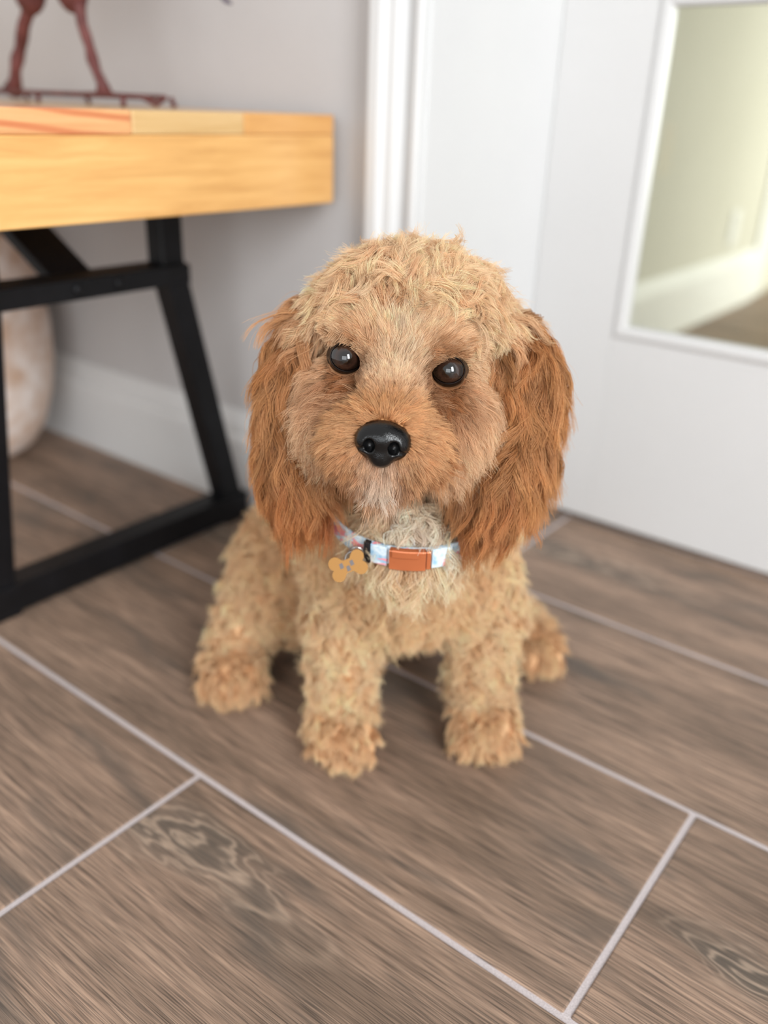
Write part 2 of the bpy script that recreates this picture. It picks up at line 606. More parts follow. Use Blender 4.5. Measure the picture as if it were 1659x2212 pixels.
# ------------------------------------------------------------------ stone pot under the bench
M_pot = mat_noisy('mottled_cream_stone', lin(206, 168, 138), lin(250, 240, 234), 34, .8, .2, .5, 60, .003, 6)
pot_prof = [(.045, 0), (.058, .003), (.074, .016), (.091, .045), (.103, .085), (.110, .13), (.111, .175), (.106, .22), (.097, .258), (.094, .275),
            (.100, .288), (.100, .294), (.092, .294), (.086, .275), (.088, .25), (.06, .23)]
pot = link('planter_pot', lathe_mesh('planter_pot', pot_prof), M_pot, None, (-1.122, .555, 0))
tag(pot, 'mottled cream stone pot with rounded bottom under the bench', 'pot')

# ------------------------------------------------------------------ metal bird on the bench
M_rust = mat_noisy('rusty_red_metal', lin(72, 34, 32), lin(112, 62, 58), 60, .6, .4, .4, 160, .0006)
M_slate = mat_noisy('slate_grey_metal', lin(78, 72, 82), lin(112, 104, 116), 50, .55, .4, .3, 160, .0006)
BT = BZ1 + .0006
BYY = .56
bird = empty('bird_figurine', (-.84, BYY, BT))
tag(bird, 'rusty red metal bird figurine with wire legs standing on the bench', 'figurine')
def fpart(name, me, mat):
    o = link(name, me, mat, bird)
    o.matrix_parent_inverse = Matrix.Translation(-Vector((-.84, BYY, BT)))
    return o
w = .0024
for (xa, xb, yo) in ((-.990, -.700, .0),):
    n = 22
    pts = []
    for i in range(n):                           # long flattened wire loop lying on the bench
        a = 2 * math.pi * i / n
        ca, sa = math.cos(a), math.sin(a)
        cx = (xa + xb) / 2 + (xb - xa) / 2 * math.copysign(abs(ca) ** .45, ca)
        pts.append((cx, BYY + .028 * math.copysign(abs(sa) ** .6, sa), BT + .0085 if abs(ca) < .97 else BT + w))
    fpart('base_wire', tube_mesh('base_wire', pts, w, 8, True), M_rust)
for x in (-.955, -.845, -.712):
    for s in (-1, 1):
        fpart('base_foot', tube_mesh('base_foot', [(x, BYY + s * .027, BT + .0085), (x + .003, BYY + s * .029, BT + .0002)], w, 8), M_rust)
for x in (-.935, -.777):
    fpart('base_crossbar', tube_mesh('base_crossbar', [(x, BYY - .028, BT + .0085), (x, BYY, BT + .0095), (x, BYY + .028, BT + .0085)], w, 8), M_rust)
for x0, x1, r0 in ((-.935, -.8835, .0062), (-.777, -.8065, .0052)):
    pts, rad = [], []
    for i in range(9):
        t = i / 8
        pts.append((x0 + (x1 - x0) * t + .002 * math.sin(t * 9), BYY + .0015 * math.sin(t * 13 + 1), BT + .009 + (.532 - BT - .009) * t))
        rad.append(r0 * (1.7 - 7 * t if t < .1 else 1.0 + .12 * math.sin(t * 21)) * (1 if t < .85 else 1 + (t - .85) * 4))
    fpart('leg', tube_mesh('leg', pts, rad, 8), M_rust)
def blob(name, c, r, mat, rot=0.0, u=20, v=12):
    bm = bmesh.new()
    bmesh.ops.create_uvsphere(bm, u_segments=u, v_segments=v, radius=1)
    bmesh.ops.transform(bm, matrix=Matrix.Translation(c) @ Matrix.Rotation(rot, 4, 'Y') @ Matrix.Diagonal((*r, 1)), verts=bm.verts)
    return fpart(name, bm_mesh(name, bm, True), mat)
for x, z in ((-.8805, .546), (-.811, .546)):
    blob('thigh', (x, BYY, z), (.017, .016, .026), M_rust)
body_pts = [(-.955, .615), (-.935, .60), (-.90, .585), (-.85, .578), (-.80, .582), (-.76, .59), (-.73, .60)]
fpart('body', tube_mesh('body', [(x, BYY, z) for x, z in body_pts], [.008, .024, .036, .041, .036, .022, .008], 18), M_rust)
fpart('neck', tube_mesh('neck', [(-.93, BYY, .605), (-.955, BYY, .645), (-.957, BYY, .69), (-.945, BYY, .725), (-.955, BYY, .745)], [.018, .012, .009, .010, .012], 12), M_rust)
fpart('beak', tube_mesh('beak', [(-.962, BYY, .744), (-.985, BYY, .738), (-1.01, BYY, .73)], [.006, .0035, .0006], 8), M_slate)
for i, (dz, dx) in enumerate(((0, 0), (.03, .01), (.06, .02))):
    P = [(-.75, BYY + .004 * i, .592 + dz * .3), (-.70, BYY + .012 * i, .575 + dz * .7), (-.655, BYY + .02 + .01 * i, .548 + dz), (-.632, BYY + .03, .526 + dz * 1.2)]
    fpart('tail_feather', bar_mesh('tail_feather', P, .014, .0022, (0, 0, 1), .0006), M_slate)
for s in (-1, 1):
    blob('wing', (-.842, BYY + s * .036, .588), (.062, .007, .026), M_slate, .15)

# ------------------------------------------------------------------ dog: frames
def nrm(v):
    return v / np.maximum(np.linalg.norm(v, axis=-1, keepdims=True), 1e-9)


EYES = at(857, 790, .462)                       # point midway between the eyes
_b0 = nrm(CAM - EYES)
_x0 = .9934 * RGT - .115 * UP
_x0 = nrm(_x0 - _b0 * (_x0 @ _b0))
_y0 = np.cross(_b0, _x0)
_z = math.cos(math.radians(13)) * _b0 - math.sin(math.radians(13)) * _y0
_z = nrm(math.cos(math.radians(3)) * _z - math.sin(math.radians(3)) * _x0)
_x = nrm(_x0 - _z * (_x0 @ _z))
HB = np.array([_x, np.cross(_z, _x), _z])       # head axes: x across, y up, z out of the face


def HL(x, y, z):
    """head coordinates in cm to world"""
    return EYES + (x * HB[0] + y * HB[1] + z * HB[2]) * .01


def to_head(P):
    return (P - EYES) @ HB.T * 100


DF = nrm(np.array([.72, -.69, 0]))
DS = np.array([-DF[1], DF[0], 0])
DM = np.array([-.2915, .438, 0]) - .020 * DF
DB = np.array([DF, DS, [0, 0, 1.0]])


def D(f, s, z):
    """dog coordinates in m (forward, sideways, up) to world"""
    return DM + f * DF + s * DS + np.array([0, 0, z])


# ------------------------------------------------------------------ dog: body volume as a smooth union
PR = []


def ell(tagname, c, r, B, k=.010):
    PR.append(dict(t='e', tag=tagname, c=np.array(c), r=np.array(r, float), B=np.array(B), k=k))


def cap(tagname, a, b, ra, rb, k=.012):
    PR.append(dict(t='c', tag=tagname, a=np.array(a), b=np.array(b), ra=ra, rb=rb, k=k))


def he(tagname, x, y, z, rx, ry, rz, k=.008):
    ell(tagname, HL(x, y, z), (rx * .01, ry * .01, rz * .01), HB, k)


# torso and limbs
ell('chest', D(-.029, -.006, .168), (.060, .064, .070), DB, .02)
ell('neck', at(888, 1150, .537), (.030, .030, .026), DB, .012)
cap('body', D(-.06, -.012, .140), D(-.165, -.03, .085), .062, .070, .02)
ell('body', D(-.165, -.03, .075), (.070, .072, .072), DB, .02)
cap('neck', HL(.3, -1.5, -6.2), D(-.03, -.008, .185), .040, .050, .02)
for s in (-1, 1):
    sx = s * .0555
    cap('leg', D(-.02, s * .042, .150), D(-.014, s * .052, .105), .030, .025, .015)
    cap('leg', D(-.014, s * .052, .105), D(-.010, sx, .036), .0235, .020, .012)
    ell('paw', D(.002, sx, .021), (.029, .0235, .018), DB, .010)
    for j in (-1.5, -.5, .5, 1.5):
        ell('paw', D(.023 - .004 * abs(j), sx + j * .0115, .0125), (.0105, .0070, .0100), DB, .005)
# haunches
ell('body', D(-.135, -.092, .082), (.055, .034, .060), DB, .016)
cap('leg', D(-.125, -.108, .085), D(-.105, -.134, .035), .030, .020, .014)
ell('paw', D(-.090, -.139, .020), (.032, .024, .017), DB, .010)
for j in (-1.5, -.5, .5, 1.5):
    ell('paw', D(-.063 - .004 * abs(j), -.139 + j * .0115, .0125), (.0105, .0070, .0100), DB, .005)
ell('body', D(-.140, .030, .075), (.055, .032, .055), DB, .016)
cap('leg', D(-.140, .050, .060), D(-.118, .118, .030), .026, .019, .014)
ell('paw', D(-.104, .126, .020), (.032, .024, .017), DB, .010)
for j in (-1.5, -.5, .5, 1.5):
    ell('paw', D(-.077 - .004 * abs(j), .126 + j * .0115, .0125), (.0105, .0070, .0100), DB, .005)
cap('body', D(-.225, -.03, .06), D(-.285, -.075, .022), .017, .010, .015)
# head
he('skull', .25, 1.0, -4.2, 4.8, 3.9, 4.8, .012)
he('bridge', 0, -.9, .6, 1.45, 1.25, 2.4)
he('muzzle', 0, -2.9, 2.1, 2.2, 1.7, 2.6)
for s in (-1, 1):
    he('brow', s * 2.5, 1.45, -.95, 1.5, .75, .9, .006)
    he('muzzle', s * 1.35, -3.5, 2.7, 1.35, 1.35, 1.7, .006)
    he('cheek', s * 3.0 + .15, -2.9, -1.6, 2.0, 2.7, 2.5, .010)
he('jaw', 0, -4.75, 1.7, 1.55, 1.0, 2.3, .006)
# ear flaps, hanging
he('ear', -5.2, .2, -4.6, 1.3, 1.6, 2.0, .006)
he('ear', -6.1, -2.6, -3.7, 1.15, 2.9, 2.3, .006)
he('ear', -6.1, -5.4, -2.7, 1.1, 2.3, 2.3, .006)
he('ear', -5.1, -6.7, -1.6, 1.3, 1.5, 1.7, .006)
he('ear', 5.9, 1.0, -5.1, 1.5, 1.5, 2.0, .006)
he('ear', 7.4, -1.5, -4.4, 1.45, 2.8, 2.5, .006)
he('ear', 7.5, -4.4, -3.4, 1.4, 2.5, 2.5, .006)
he('ear', 6.3, -5.9, -2.2, 1.7, 1.7, 1.9, .006)
EYE_L, EYE_R = HL(-2.79, 0, -.38), HL(2.79, 0.03, -.38)
TAGS = ['skull', 'brow', 'bridge', 'muzzle', 'cheek', 'jaw', 'ear', 'neck', 'chest', 'body', 'leg', 'paw']
TI = {t: i for i, t in enumerate(TAGS)}


def prim_d(q, P):
    if q['t'] == 'e':
        L = (P - q['c']) @ q['B'].T
        k0 = np.linalg.norm(L / q['r'], axis=-1)
        k1 = np.linalg.norm(L / q['r'] ** 2, axis=-1)
        return k0 * (k0 - 1) / np.maximum(k1, 1e-9)
    ab = q['b'] - q['a']
    t = np.clip((P - q['a']) @ ab / (ab @ ab), 0, 1)
    return np.linalg.norm(P - q['a'] - t[..., None] * ab, axis=-1) - (q['ra'] + (q['rb'] - q['ra']) * t)


def smin(a, b, k):
    h = np.maximum(k - np.abs(a - b), 0) / k
    return np.minimum(a, b) - h * h * k * .25


def carve(d, P):
    for c in (EYE_L, EYE_R):
        e = .0100 - np.linalg.norm(P - (c + HB[2] * .0020), axis=-1)
        d = -smin(-d, -e, .003)
    return d


def sdf(P, tags=False):
    d = np.full(P.shape[:-1], 1.0)
    td = np.full((len(TAGS),) + P.shape[:-1], 1.0) if tags else None
    for q in PR:
        e = prim_d(q, P)
        d = smin(d, e, q['k'])
        if tags:
            i = TI[q['tag']]
            td[i] = np.minimum(td[i], e)
    d = carve(d, P)
    d = np.maximum(d, .0015 - P[..., 2])
    return (d, td) if tags else d


def grad(P, h=.0008):
    g = np.empty_like(P)
    for i in range(3):
        o = np.zeros(3)
        o[i] = h
        g[..., i] = sdf(P + o) - sdf(P - o)
    return nrm(g)


def surface_nets(V, org, h):
    nx, ny, nz = V.shape
    ins = V < 0
    cs = np.zeros((nx - 1, ny - 1, nz - 1), np.int8)
    offs = [(i, j, k) for i in (0, 1) for j in (0, 1) for k in (0, 1)]
    for i, j, k in offs:
        cs += ins[i:nx - 1 + i, j:ny - 1 + j, k:nz - 1 + k]
    act = np.argwhere((cs > 0) & (cs < 8))
    idx = -np.ones(cs.shape, np.int64)
    idx[tuple(act.T)] = np.arange(len(act))
    cv = np.stack([V[act[:, 0] + i, act[:, 1] + j, act[:, 2] + k] for i, j, k in offs], 1)
    cp = np.array(offs, float)
    acc = np.zeros((len(act), 3))
    cnt = np.zeros(len(act))
    for a in range(8):
        for b in range(a + 1, 8):
            if np.abs(cp[a] - cp[b]).sum() != 1:
                continue
            m = (cv[:, a] < 0) != (cv[:, b] < 0)
            t = np.where(m, cv[:, a] / np.where(m, cv[:, a] - cv[:, b], 1), 0)
            acc += np.where(m[:, None], cp[a] + t[:, None] * (cp[b] - cp[a]), 0)
            cnt += m
    verts = org + (act + acc / cnt[:, None]) * h
    quads = []
    for ax in range(3):
        o1, o2 = [(1, 2), (2, 0), (0, 1)][ax]
        sl0 = [slice(None)] * 3
        sl1 = [slice(None)] * 3
        sl0[ax] = slice(0, -1)
        sl1[ax] = slice(1, None)
        ch = ins[tuple(sl0)] != ins[tuple(sl1)]
        e = np.argwhere(ch)
        e = e[(e[:, o1] > 0) & (e[:, o2] > 0) & (e[:, o1] < V.shape[o1] - 1) & (e[:, o2] < V.shape[o2] - 1)]
        first = ins[tuple(e.T)]
        c = []
        for d1, d2 in ((1, 1), (0, 1), (0, 0), (1, 0)):
            q = e.copy()
            q[:, o1] -= d1
            q[:, o2] -= d2
            c.append(idx[tuple(q.T)])
        c = np.stack(c, 1)
        c[~first] = c[~first][:, ::-1]
        quads.append(c)
    return verts, np.concatenate(quads)


def np_mesh(name, v, q, smooth=True):
    me = bpy.data.meshes.new(name)
    me.vertices.add(len(v))
    me.vertices.foreach_set('co', np.ascontiguousarray(v, np.float32).ravel())
    me.loops.add(q.size)
    me.loops.foreach_set('vertex_index', np.ascontiguousarray(q, np.int32).ravel())
    me.polygons.add(len(q))
    me.polygons.foreach_set('loop_start', np.arange(0, q.size, q.shape[1], dtype=np.int32))
    me.polygons.foreach_set('use_smooth', np.full(len(q), smooth))
    me.update(calc_edges=True)
    me.validate()
    return me


def grid_sdf(lo, hi, h, prims, post=None):
    n = np.ceil((hi - lo) / h).astype(int) + 1
    ax = [lo[i] + np.arange(n[i]) * h for i in range(3)]
    V = np.full(n, .05)
    for q in prims:
        if q['t'] == 'e':
            r = q['r'].max()
            a, b = q['c'] - r, q['c'] + r
        else:
            r = max(q['ra'], q['rb'])
            a, b = np.minimum(q['a'], q['b']) - r, np.maximum(q['a'], q['b']) + r
        m = max(.012, q['k'] * 1.2)
        s = [slice(max(0, int((a[i] - m - lo[i]) / h)), min(n[i], int((b[i] + m - lo[i]) / h) + 2)) for i in range(3)]
        P = np.stack(np.meshgrid(ax[0][s[0]], ax[1][s[1]], ax[2][s[2]], indexing='ij'), -1)
        V[tuple(s)] = smin(V[tuple(s)], prim_d(q, P), q['k'])
    if post:
        P = np.stack(np.meshgrid(*ax, indexing='ij'), -1)
        V = post(V, P)
    return V


_all = np.array([q['c'] for q in PR if q['t'] == 'e'] + [q['b'] for q in PR if q['t'] == 'c'])
LO = _all.min(0) - .09
HI = _all.max(0) + .09
LO[2] = -.004
SH = .0028
SV = grid_sdf(LO, HI, SH, PR, lambda V, P: np.maximum(carve(V, P), .0015 - P[..., 2]))
sv, sq = surface_nets(SV, LO, SH)
dog_me = np_mesh('dog', sv, sq)


# ------------------------------------------------------------------ dog: what grows where
def c8(*c):
    return np.array(lin(*c))


# length cm, lift, gravity, curl amplitude cm, curl length cm, root colour, tip colour
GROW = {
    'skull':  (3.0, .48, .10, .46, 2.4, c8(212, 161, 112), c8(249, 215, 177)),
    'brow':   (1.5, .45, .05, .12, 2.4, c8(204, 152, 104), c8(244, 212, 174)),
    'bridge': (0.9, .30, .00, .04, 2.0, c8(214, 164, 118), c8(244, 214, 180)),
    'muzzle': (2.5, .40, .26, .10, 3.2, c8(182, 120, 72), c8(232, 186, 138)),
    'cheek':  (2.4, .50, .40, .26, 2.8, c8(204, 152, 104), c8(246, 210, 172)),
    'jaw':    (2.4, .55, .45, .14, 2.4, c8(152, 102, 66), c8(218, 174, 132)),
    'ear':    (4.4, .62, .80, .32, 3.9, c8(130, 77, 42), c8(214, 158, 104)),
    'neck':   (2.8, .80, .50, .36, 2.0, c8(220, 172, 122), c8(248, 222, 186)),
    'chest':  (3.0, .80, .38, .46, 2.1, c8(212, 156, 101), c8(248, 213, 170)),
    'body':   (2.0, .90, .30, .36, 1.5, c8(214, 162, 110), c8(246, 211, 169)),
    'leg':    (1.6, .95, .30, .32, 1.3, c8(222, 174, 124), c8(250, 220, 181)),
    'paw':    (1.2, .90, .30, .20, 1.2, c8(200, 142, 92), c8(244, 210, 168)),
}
GT = [GROW[t] for t in TAGS]
DOWN = np.array([0, 0, -1.0])


def weights(P):
    d, td = sdf(P, True)
    w = np.exp(-(td - td.min(0)) / .0035)
    return w / w.sum(0)


def blend(w, col):
    tab = np.array([g[col] for g in GT])
    return np.tensordot(w.T, tab, 1)


def comb_dir(P, w):
    """direction in which the coat lies, by region (world vectors)"""
    h = to_head(P)
    x, y, z = h[:, 0], h[:, 1], h[:, 2]
    sx = np.sign(x)
    n = len(P)
    one = np.ones(n)
    def hv(a, b, c):
        return nrm(np.stack([a * one, b * one, c * one], -1)) @ HB
    f = {}
    side = np.clip((np.abs(x - .25) - 2.6) / 1.6, 0, 1)
    f['skull'] = hv(x * .35 + sx * side * .2, .75 - 1.9 * side, .25 - .3 * side)
    f['brow'] = hv(sx * 1.0, .55, .45)
    f['bridge'] = hv(x * .55, .9, -.25)
    f['muzzle'] = hv(x * .75, np.clip((y + 2.3) * .7, -1.2, .9) - .35, -.55)
    f['cheek'] = hv(sx * .50, -.80, .05)
    f['jaw'] = hv(x * .25, -1, .15)
    inw = np.clip((-1.8 - y) / 4, 0, 1)
    f['ear'] = hv(-sx * (.55 * inw) + sx * .12 * (1 - inw), -1, .05 + .35 * inw)
    dn = np.tile(DOWN, (n, 1))
    f['neck'] = nrm(dn + .35 * DF)
    f['chest'] = nrm(dn + .25 * DF)
    f['body'] = nrm(dn - .35 * DF)
    f['leg'] = dn
    f['paw'] = nrm(dn * .7 + .7 * DF)
    out = np.zeros_like(P)
    for t in TAGS:
        out += w[TI[t]][:, None] * f[t]
    return nrm(out)


def gauss(h, c, s):
    return np.exp(-(((h - np.array(c)) / np.array(s)) ** 2).sum(-1))


def coat_colour(P, w):
    """root and tip colour with the markings"""
    r, t = blend(w, 5), blend(w, 6)
    h = to_head(P)
    def paint(m, cr, ct):
        nonlocal r, t
        m = np.clip(m, 0, 1)[:, None]
        r = r * (1 - m) + c8(*cr) * m
        t = t * (1 - m) + c8(*ct) * m
    # white blaze between the eyes, white chin, white throat and chest patch
    paint(.95 * gauss(h, (.1, .9, .5), (.85, 1.5, 3)), (226, 186, 146), (250, 226, 196))
    paint(1.0 * gauss(h, (.1, -5.4, 3.2), (.85, 1.1, 1.6)), (232, 212, 190), (250, 240, 226))
    paint(.6 * gauss(h, (0, -3.7, 4.6), (.9, .55, 1.2)), (200, 170, 150), (236, 214, 196))
    paint(1.0 * gauss(P, at(900, 1120, .512), (.018, .018, .010)), (230, 212, 190), (252, 242, 228))
    paint(.3 * gauss(P, at(930, 1365, .555), (.014, .014, .012)), (224, 190, 150), (250, 228, 198))
    # tan bridge of the nose, brown patches round and under the eyes
    paint(.75 * gauss(h, (0, -1.6, 2.2), (1.3, .9, 2.0)), (178, 116, 62), (214, 158, 98))
    for s in (-1, 1):
        paint(1.0 * gauss(h, (s * 2.6, -1.3, .2), (1.3, .9, 2)), (120, 70, 36), (172, 110, 62))
        paint(.95 * gauss(h, (s * 1.9, -.25, .3), (.65, .75, 2)), (104, 62, 36), (150, 98, 60))
        paint(.75 * gauss(h, (s * 2.3, 1.1, .2), (.95, .55, 2)), (140, 88, 48), (190, 134, 84))
        paint(.85 * gauss(h, (s * 2.2, -4.7, 2.4), (1.35, 1.2, 2.4)), (122, 70, 38), (172, 110, 66))
    e = w[TI['ear']]
    paint(e * np.clip((-y_of(h) - 4.0) / 4.0, 0, 1) * .8, (128, 70, 34), (176, 106, 56))
    return r, t


def y_of(h):
    return h[:, 1]


def eye_rho(h):
    out = np.full(len(h), 9.0)
    for s in (-1, 1):
        rr = np.sqrt(((h[:, 0] - s * 2.79) / 1.02) ** 2 + ((h[:, 1] - .0) / .84) ** 2)
        out = np.where(h[:, 2] > -1.6, np.minimum(out, rr), out)
    return out


NOSE_C = (-.02, -2.80, 4.55)


# skin colour per vertex
w_ = weights(sv)
r_, t_ = coat_colour(sv, w_)
skin = .55 * r_ + .45 * t_
hh = to_head(sv)
er = eye_rho(hh)
m_ = np.clip((1.18 - er) / .2, 0, 1)[:, None]
skin = skin * (1 - m_) + np.array(lin(22, 16, 14)) * m_
ca = dog_me.color_attributes.new('coat', 'FLOAT_COLOR', 'POINT')
ca.data.foreach_set('color', np.concatenate([skin, np.ones((len(skin), 1))], 1).astype(np.float32).ravel())
M_skin = new_mat('dog_skin', rough=.8, spec=.1)
_t = NT(M_skin)
_a = _t.n('Attribute', attribute_name='coat')
_t.put(_t.b.inputs['Base Color'], _a.outputs['Color'])
dog = link('dog', dog_me, M_skin)
tag(dog, 'curly apricot dog with long russet ears sitting on the tile floor', 'dog')

# ------------------------------------------------------------------ dog: coat
M_fur = bpy.data.materials.new('dog_fur')
M_fur.use_nodes = True
_nt = M_fur.node_tree
_pb = _nt.nodes['Principled BSDF']
_at = _nt.nodes.new('ShaderNodeAttribute')
_at.attribute_name = 'coat'
_nt.links.new(_at.outputs['Color'], _pb.inputs['Base Color'])
_pb.inputs['Roughness'].default_value = .42
_pb.inputs['Specular IOR Level'].default_value = .38
_tl = _nt.nodes.new('ShaderNodeBsdfTranslucent')
_nt.links.new(_at.outputs['Color'], _tl.inputs[0])
_ms = _nt.nodes.new('ShaderNodeMixShader')
_ms.inputs[0].default_value = .35
_nt.links.new(_pb.outputs[0], _ms.inputs[1])
_nt.links.new(_tl.outputs[0], _ms.inputs[2])
_nt.links.new(_ms.outputs[0], _nt.nodes['Material Output'].inputs[0])

tri = np.concatenate([sq[:, [0, 1, 2]], sq[:, [0, 2, 3]]])
tv = sv[tri]
t_area = np.linalg.norm(np.cross(tv[:, 1] - tv[:, 0], tv[:, 2] - tv[:, 0]), axis=1) / 2
t_cen = tv.mean(1)
t_n = grad(t_cen)
t_w = weights(t_cen)
t_h = to_head(t_cen)
t_vis = np.clip(.42 + .9 * (nrm(CAM - t_cen) * t_n).sum(1), .18, 1)
t_bare = (eye_rho(t_h) < 1.05) | (np.sqrt((((t_h - np.array(NOSE_C)) / np.array([1.22, 1.0, 1.2])) ** 2).sum(1)) < 1) | (t_cen[:, 2] < .004)

# collar ring, needed so that the coat tucks under the strap
COL_F = at(886, 1203, .505)
COL_N = nrm(np.array([.10, -.16, 1.0]))
_fh = nrm(CAM - COL_F)
_fh = nrm(_fh - COL_N * (_fh @ COL_N))
_sd = np.cross(COL_N, _fh)
COL_RF, COL_RS = .056, .054
COL_C = COL_F - _fh * COL_RF


def tuck(P):
    """keep coat out of the eyes, the nose leather and from over the collar strap"""
    sh = P.shape
    P = P.reshape(-1, 3)
    h = to_head(P)
    for s in (-1, 1):
        ex, ey = h[:, 0] - s * 2.79, h[:, 1] + .07
        # the lid opening tilts down towards the nose
        rr = np.sqrt((ex / .90) ** 2 + (ey / .74) ** 2)
        m = (rr < 1) & (h[:, 2] > -1.2)
        k = np.where(m, 1 / np.maximum(rr, .05), 1)
        h[:, 0] = s * 2.79 + ex * k
        h[:, 1] = ey * k - .07
    nx, ny = h[:, 0] - NOSE_C[0], h[:, 1] - NOSE_C[1]
    rr = np.sqrt((nx / 1.36) ** 2 + (ny / 1.12) ** 2)
    m = (rr < 1) & (h[:, 2] > 4.2)
    k = np.where(m, 1 / np.maximum(rr, .05), 1)
    h[:, 0] = NOSE_C[0] + nx * k
    h[:, 1] = NOSE_C[1] + ny * k
    P = EYES + h @ HB * .01
    q = P - COL_C
    a, f, s = q @ COL_N, q @ _fh, q @ _sd
    rad = np.sqrt((f / COL_RF) ** 2 + (s / COL_RS) ** 2)
    m = (np.abs(a) < .0085) & (rad > .955) & (rad < 1.7) & (np.abs(s) < .021) & (f > 0)
    k = np.where(m, .955 / np.maximum(rad, .1), 1)
    P = COL_C + a[:, None] * COL_N + (f * k)[:, None] * _fh + (s * k)[:, None] * _sd
    return P.reshape(sh)


def grow(name, label, sel, n_guides, n_child, S, spread, rad0, rad1, clump=.6, n_sub=6, seed=1, fine=.88, lscale=1.0, frizz=.0016):
    R = np.random.default_rng(seed)
    KR = np.random.default_rng(99)
    pw = t_area * t_vis * sel * (~t_bare)
    pw = pw / pw.sum()
    pick = R.choice(len(tri), n_guides, p=pw)
    b = R.random((n_guides, 2))
    fl = b.sum(1) > 1
    b[fl] = 1 - b[fl]
    q = tv[pick]
    P0 = q[:, 0] + b[:, :1] * (q[:, 1] - q[:, 0]) + b[:, 1:] * (q[:, 2] - q[:, 0])
    N0 = grad(P0)
    P0 = P0 - N0 * sdf(P0)[:, None]
    w = weights(P0)
    h0 = to_head(P0)
    L = blend(w, 0) * .01 * lscale * R.uniform(.78, 1.18, n_guides)
    # short around the eyes and on the nose bridge
    rho = eye_rho(h0)
    L *= np.clip(.30 + .55 * (rho - 1.2), .30, 1)
    dn = np.sqrt((((h0 - np.array(NOSE_C)) / np.array([1, 1, 1.2])) ** 2).sum(1))
    L *= np.clip(.24 + .30 * (dn - 1.2), .24, 1)
    lift, gv, amp, lam = blend(w, 1), blend(w, 2), blend(w, 3) * .01, blend(w, 4) * .01
    amp = amp * np.clip(L / .018, .2, 1)
    cmb = comb_dir(P0, w)
    # short smooth coat low on the forehead
    fore = np.clip((3.6 - h0[:, 1]) / 1.6, 0, 1) * np.clip((h0[:, 2] + 3.2) / 1.5, 0, 1) * (w[TI['skull']] + w[TI['brow']] + w[TI['bridge']])
    L *= 1 - .52 * fore
    amp = amp * (1 - .8 * fore)
    wobk = 1 - .7 * w[TI['ear']]
    lift = lift * (1 - .35 * fore)
    wob = np.zeros_like(P0)
    for kf, ka in ((180, .5), (330, .35)):
        for i in range(3):
            kv = KR.normal(0, kf, (3, 3))
            wob += ka * .6 * np.sin(P0 @ kv + KR.uniform(0, 6.28, 3))
    cmb = cmb + (wob * .65 * wobk[:, None] + R.normal(0, .16, cmb.shape)) * np.clip(amp / .0030, .12, 1.1)[:, None]
    cmb = nrm(cmb - N0 * (cmb * N0).sum(1, keepdims=True))
    d = nrm(N0 * (lift * R.uniform(.75, 1.25, n_guides))[:, None] + cmb)
    G = np.empty((n_guides, S, 3))
    G[:, 0] = P0
    ds = L / (S - 1)
    p = P0.copy()
    for s in range(1, S):
        d = nrm(d + gv[:, None] * DOWN * (ds / .006)[:, None] * .6 + cmb * .10 * (ds / .004)[:, None])
        p = p + d * ds[:, None]
        e = sdf(p)
        hm = .0012 + .0035 * (s / S)
        bad = e < hm
        if bad.any():
            g = grad(p[bad])
            p[bad] += g * (hm - e[bad])[:, None]
            db = d[bad]
            inn = np.minimum((db * g).sum(1), 0)
            d[bad] = nrm(db - g * inn[:, None] * .9)
        G[:, s] = p
    # curl
    T = nrm(G[:, -1] - G[:, 0])
    a = nrm(N0 - T * (N0 * T).sum(1, keepdims=True))
    bb = np.cross(T, a)
    ts = np.linspace(0, 1, S)
    ph = R.uniform(0, 2 * np.pi, n_guides)
    hand = R.choice([-1, 1], n_guides)
    lam = lam * R.uniform(.8, 1.3, n_guides)
    ang = ph[:, None] + hand[:, None] * 2 * np.pi * ts[None] * (L / lam)[:, None]
    am = (amp * R.uniform(.6, 1.25, n_guides))[:, None] * np.minimum(1, ts * 2.2)[None] ** .8
    G = G + (am * .55 * (np.cos(ang) - np.cos(ph)[:, None]))[..., None] * a[:, None] + (am * (np.sin(ang) - np.sin(ph)[:, None]))[..., None] * bb[:, None]
    # children
    m = n_child
    sub = R.integers(0, n_sub, (n_guides, m))
    tx = nrm(np.cross(N0, np.array([.31, .22, .92])))
    ty = np.cross(N0, tx)
    def disc(k, rad_):
        rr = np.sqrt(R.random((n_guides, k))) * rad_ * np.clip(L / .021, .8, 1.1)[:, None]
        aa = R.uniform(0, 2 * np.pi, (n_guides, k))
        return (rr * np.cos(aa))[..., None] * tx[:, None] + (rr * np.sin(aa))[..., None] * ty[:, None]
    gidx = np.arange(n_guides)[:, None]
    big = disc(n_sub, spread)[gidx, sub]
    small = disc(m, spread * .45)
    off = big + small
    R0 = P0[:, None] + off
    fr = R0.reshape(-1, 3)
    nn = np.repeat(N0, m, 0)
    for _ in range(2):
        fr = fr - nn * sdf(fr)[:, None]
    fix = np.clip(fr.reshape(n_guides, m, 3) - R0, -.01, .01)
    lsub = R.uniform(.80, 1.0, (n_guides, n_sub))[gidx, sub]
    lf = lsub * R.uniform(.80, 1.08, (n_guides, m))
    ti = np.clip(ts[None, None] * lf[..., None] * (S - 1), 0, S - 1)
    i0 = np.minimum(ti.astype(int), S - 2)
    fx = (ti - i0)[..., None]
    gi = np.arange(n_guides)[:, None, None]
    C = G[gi, i0] * (1 - fx) + G[gi, i0 + 1] * fx
    stray = R.random((n_guides, m)) < .05
    c1 = np.where(stray, .1, clump)[..., None, None]
    c2 = np.where(stray, .1, fine)[..., None, None]
    tt = (ts ** .7)[None, None, :, None]
    ck = np.clip((L - .006) / .017, .12, 1)[:, None, None, None]
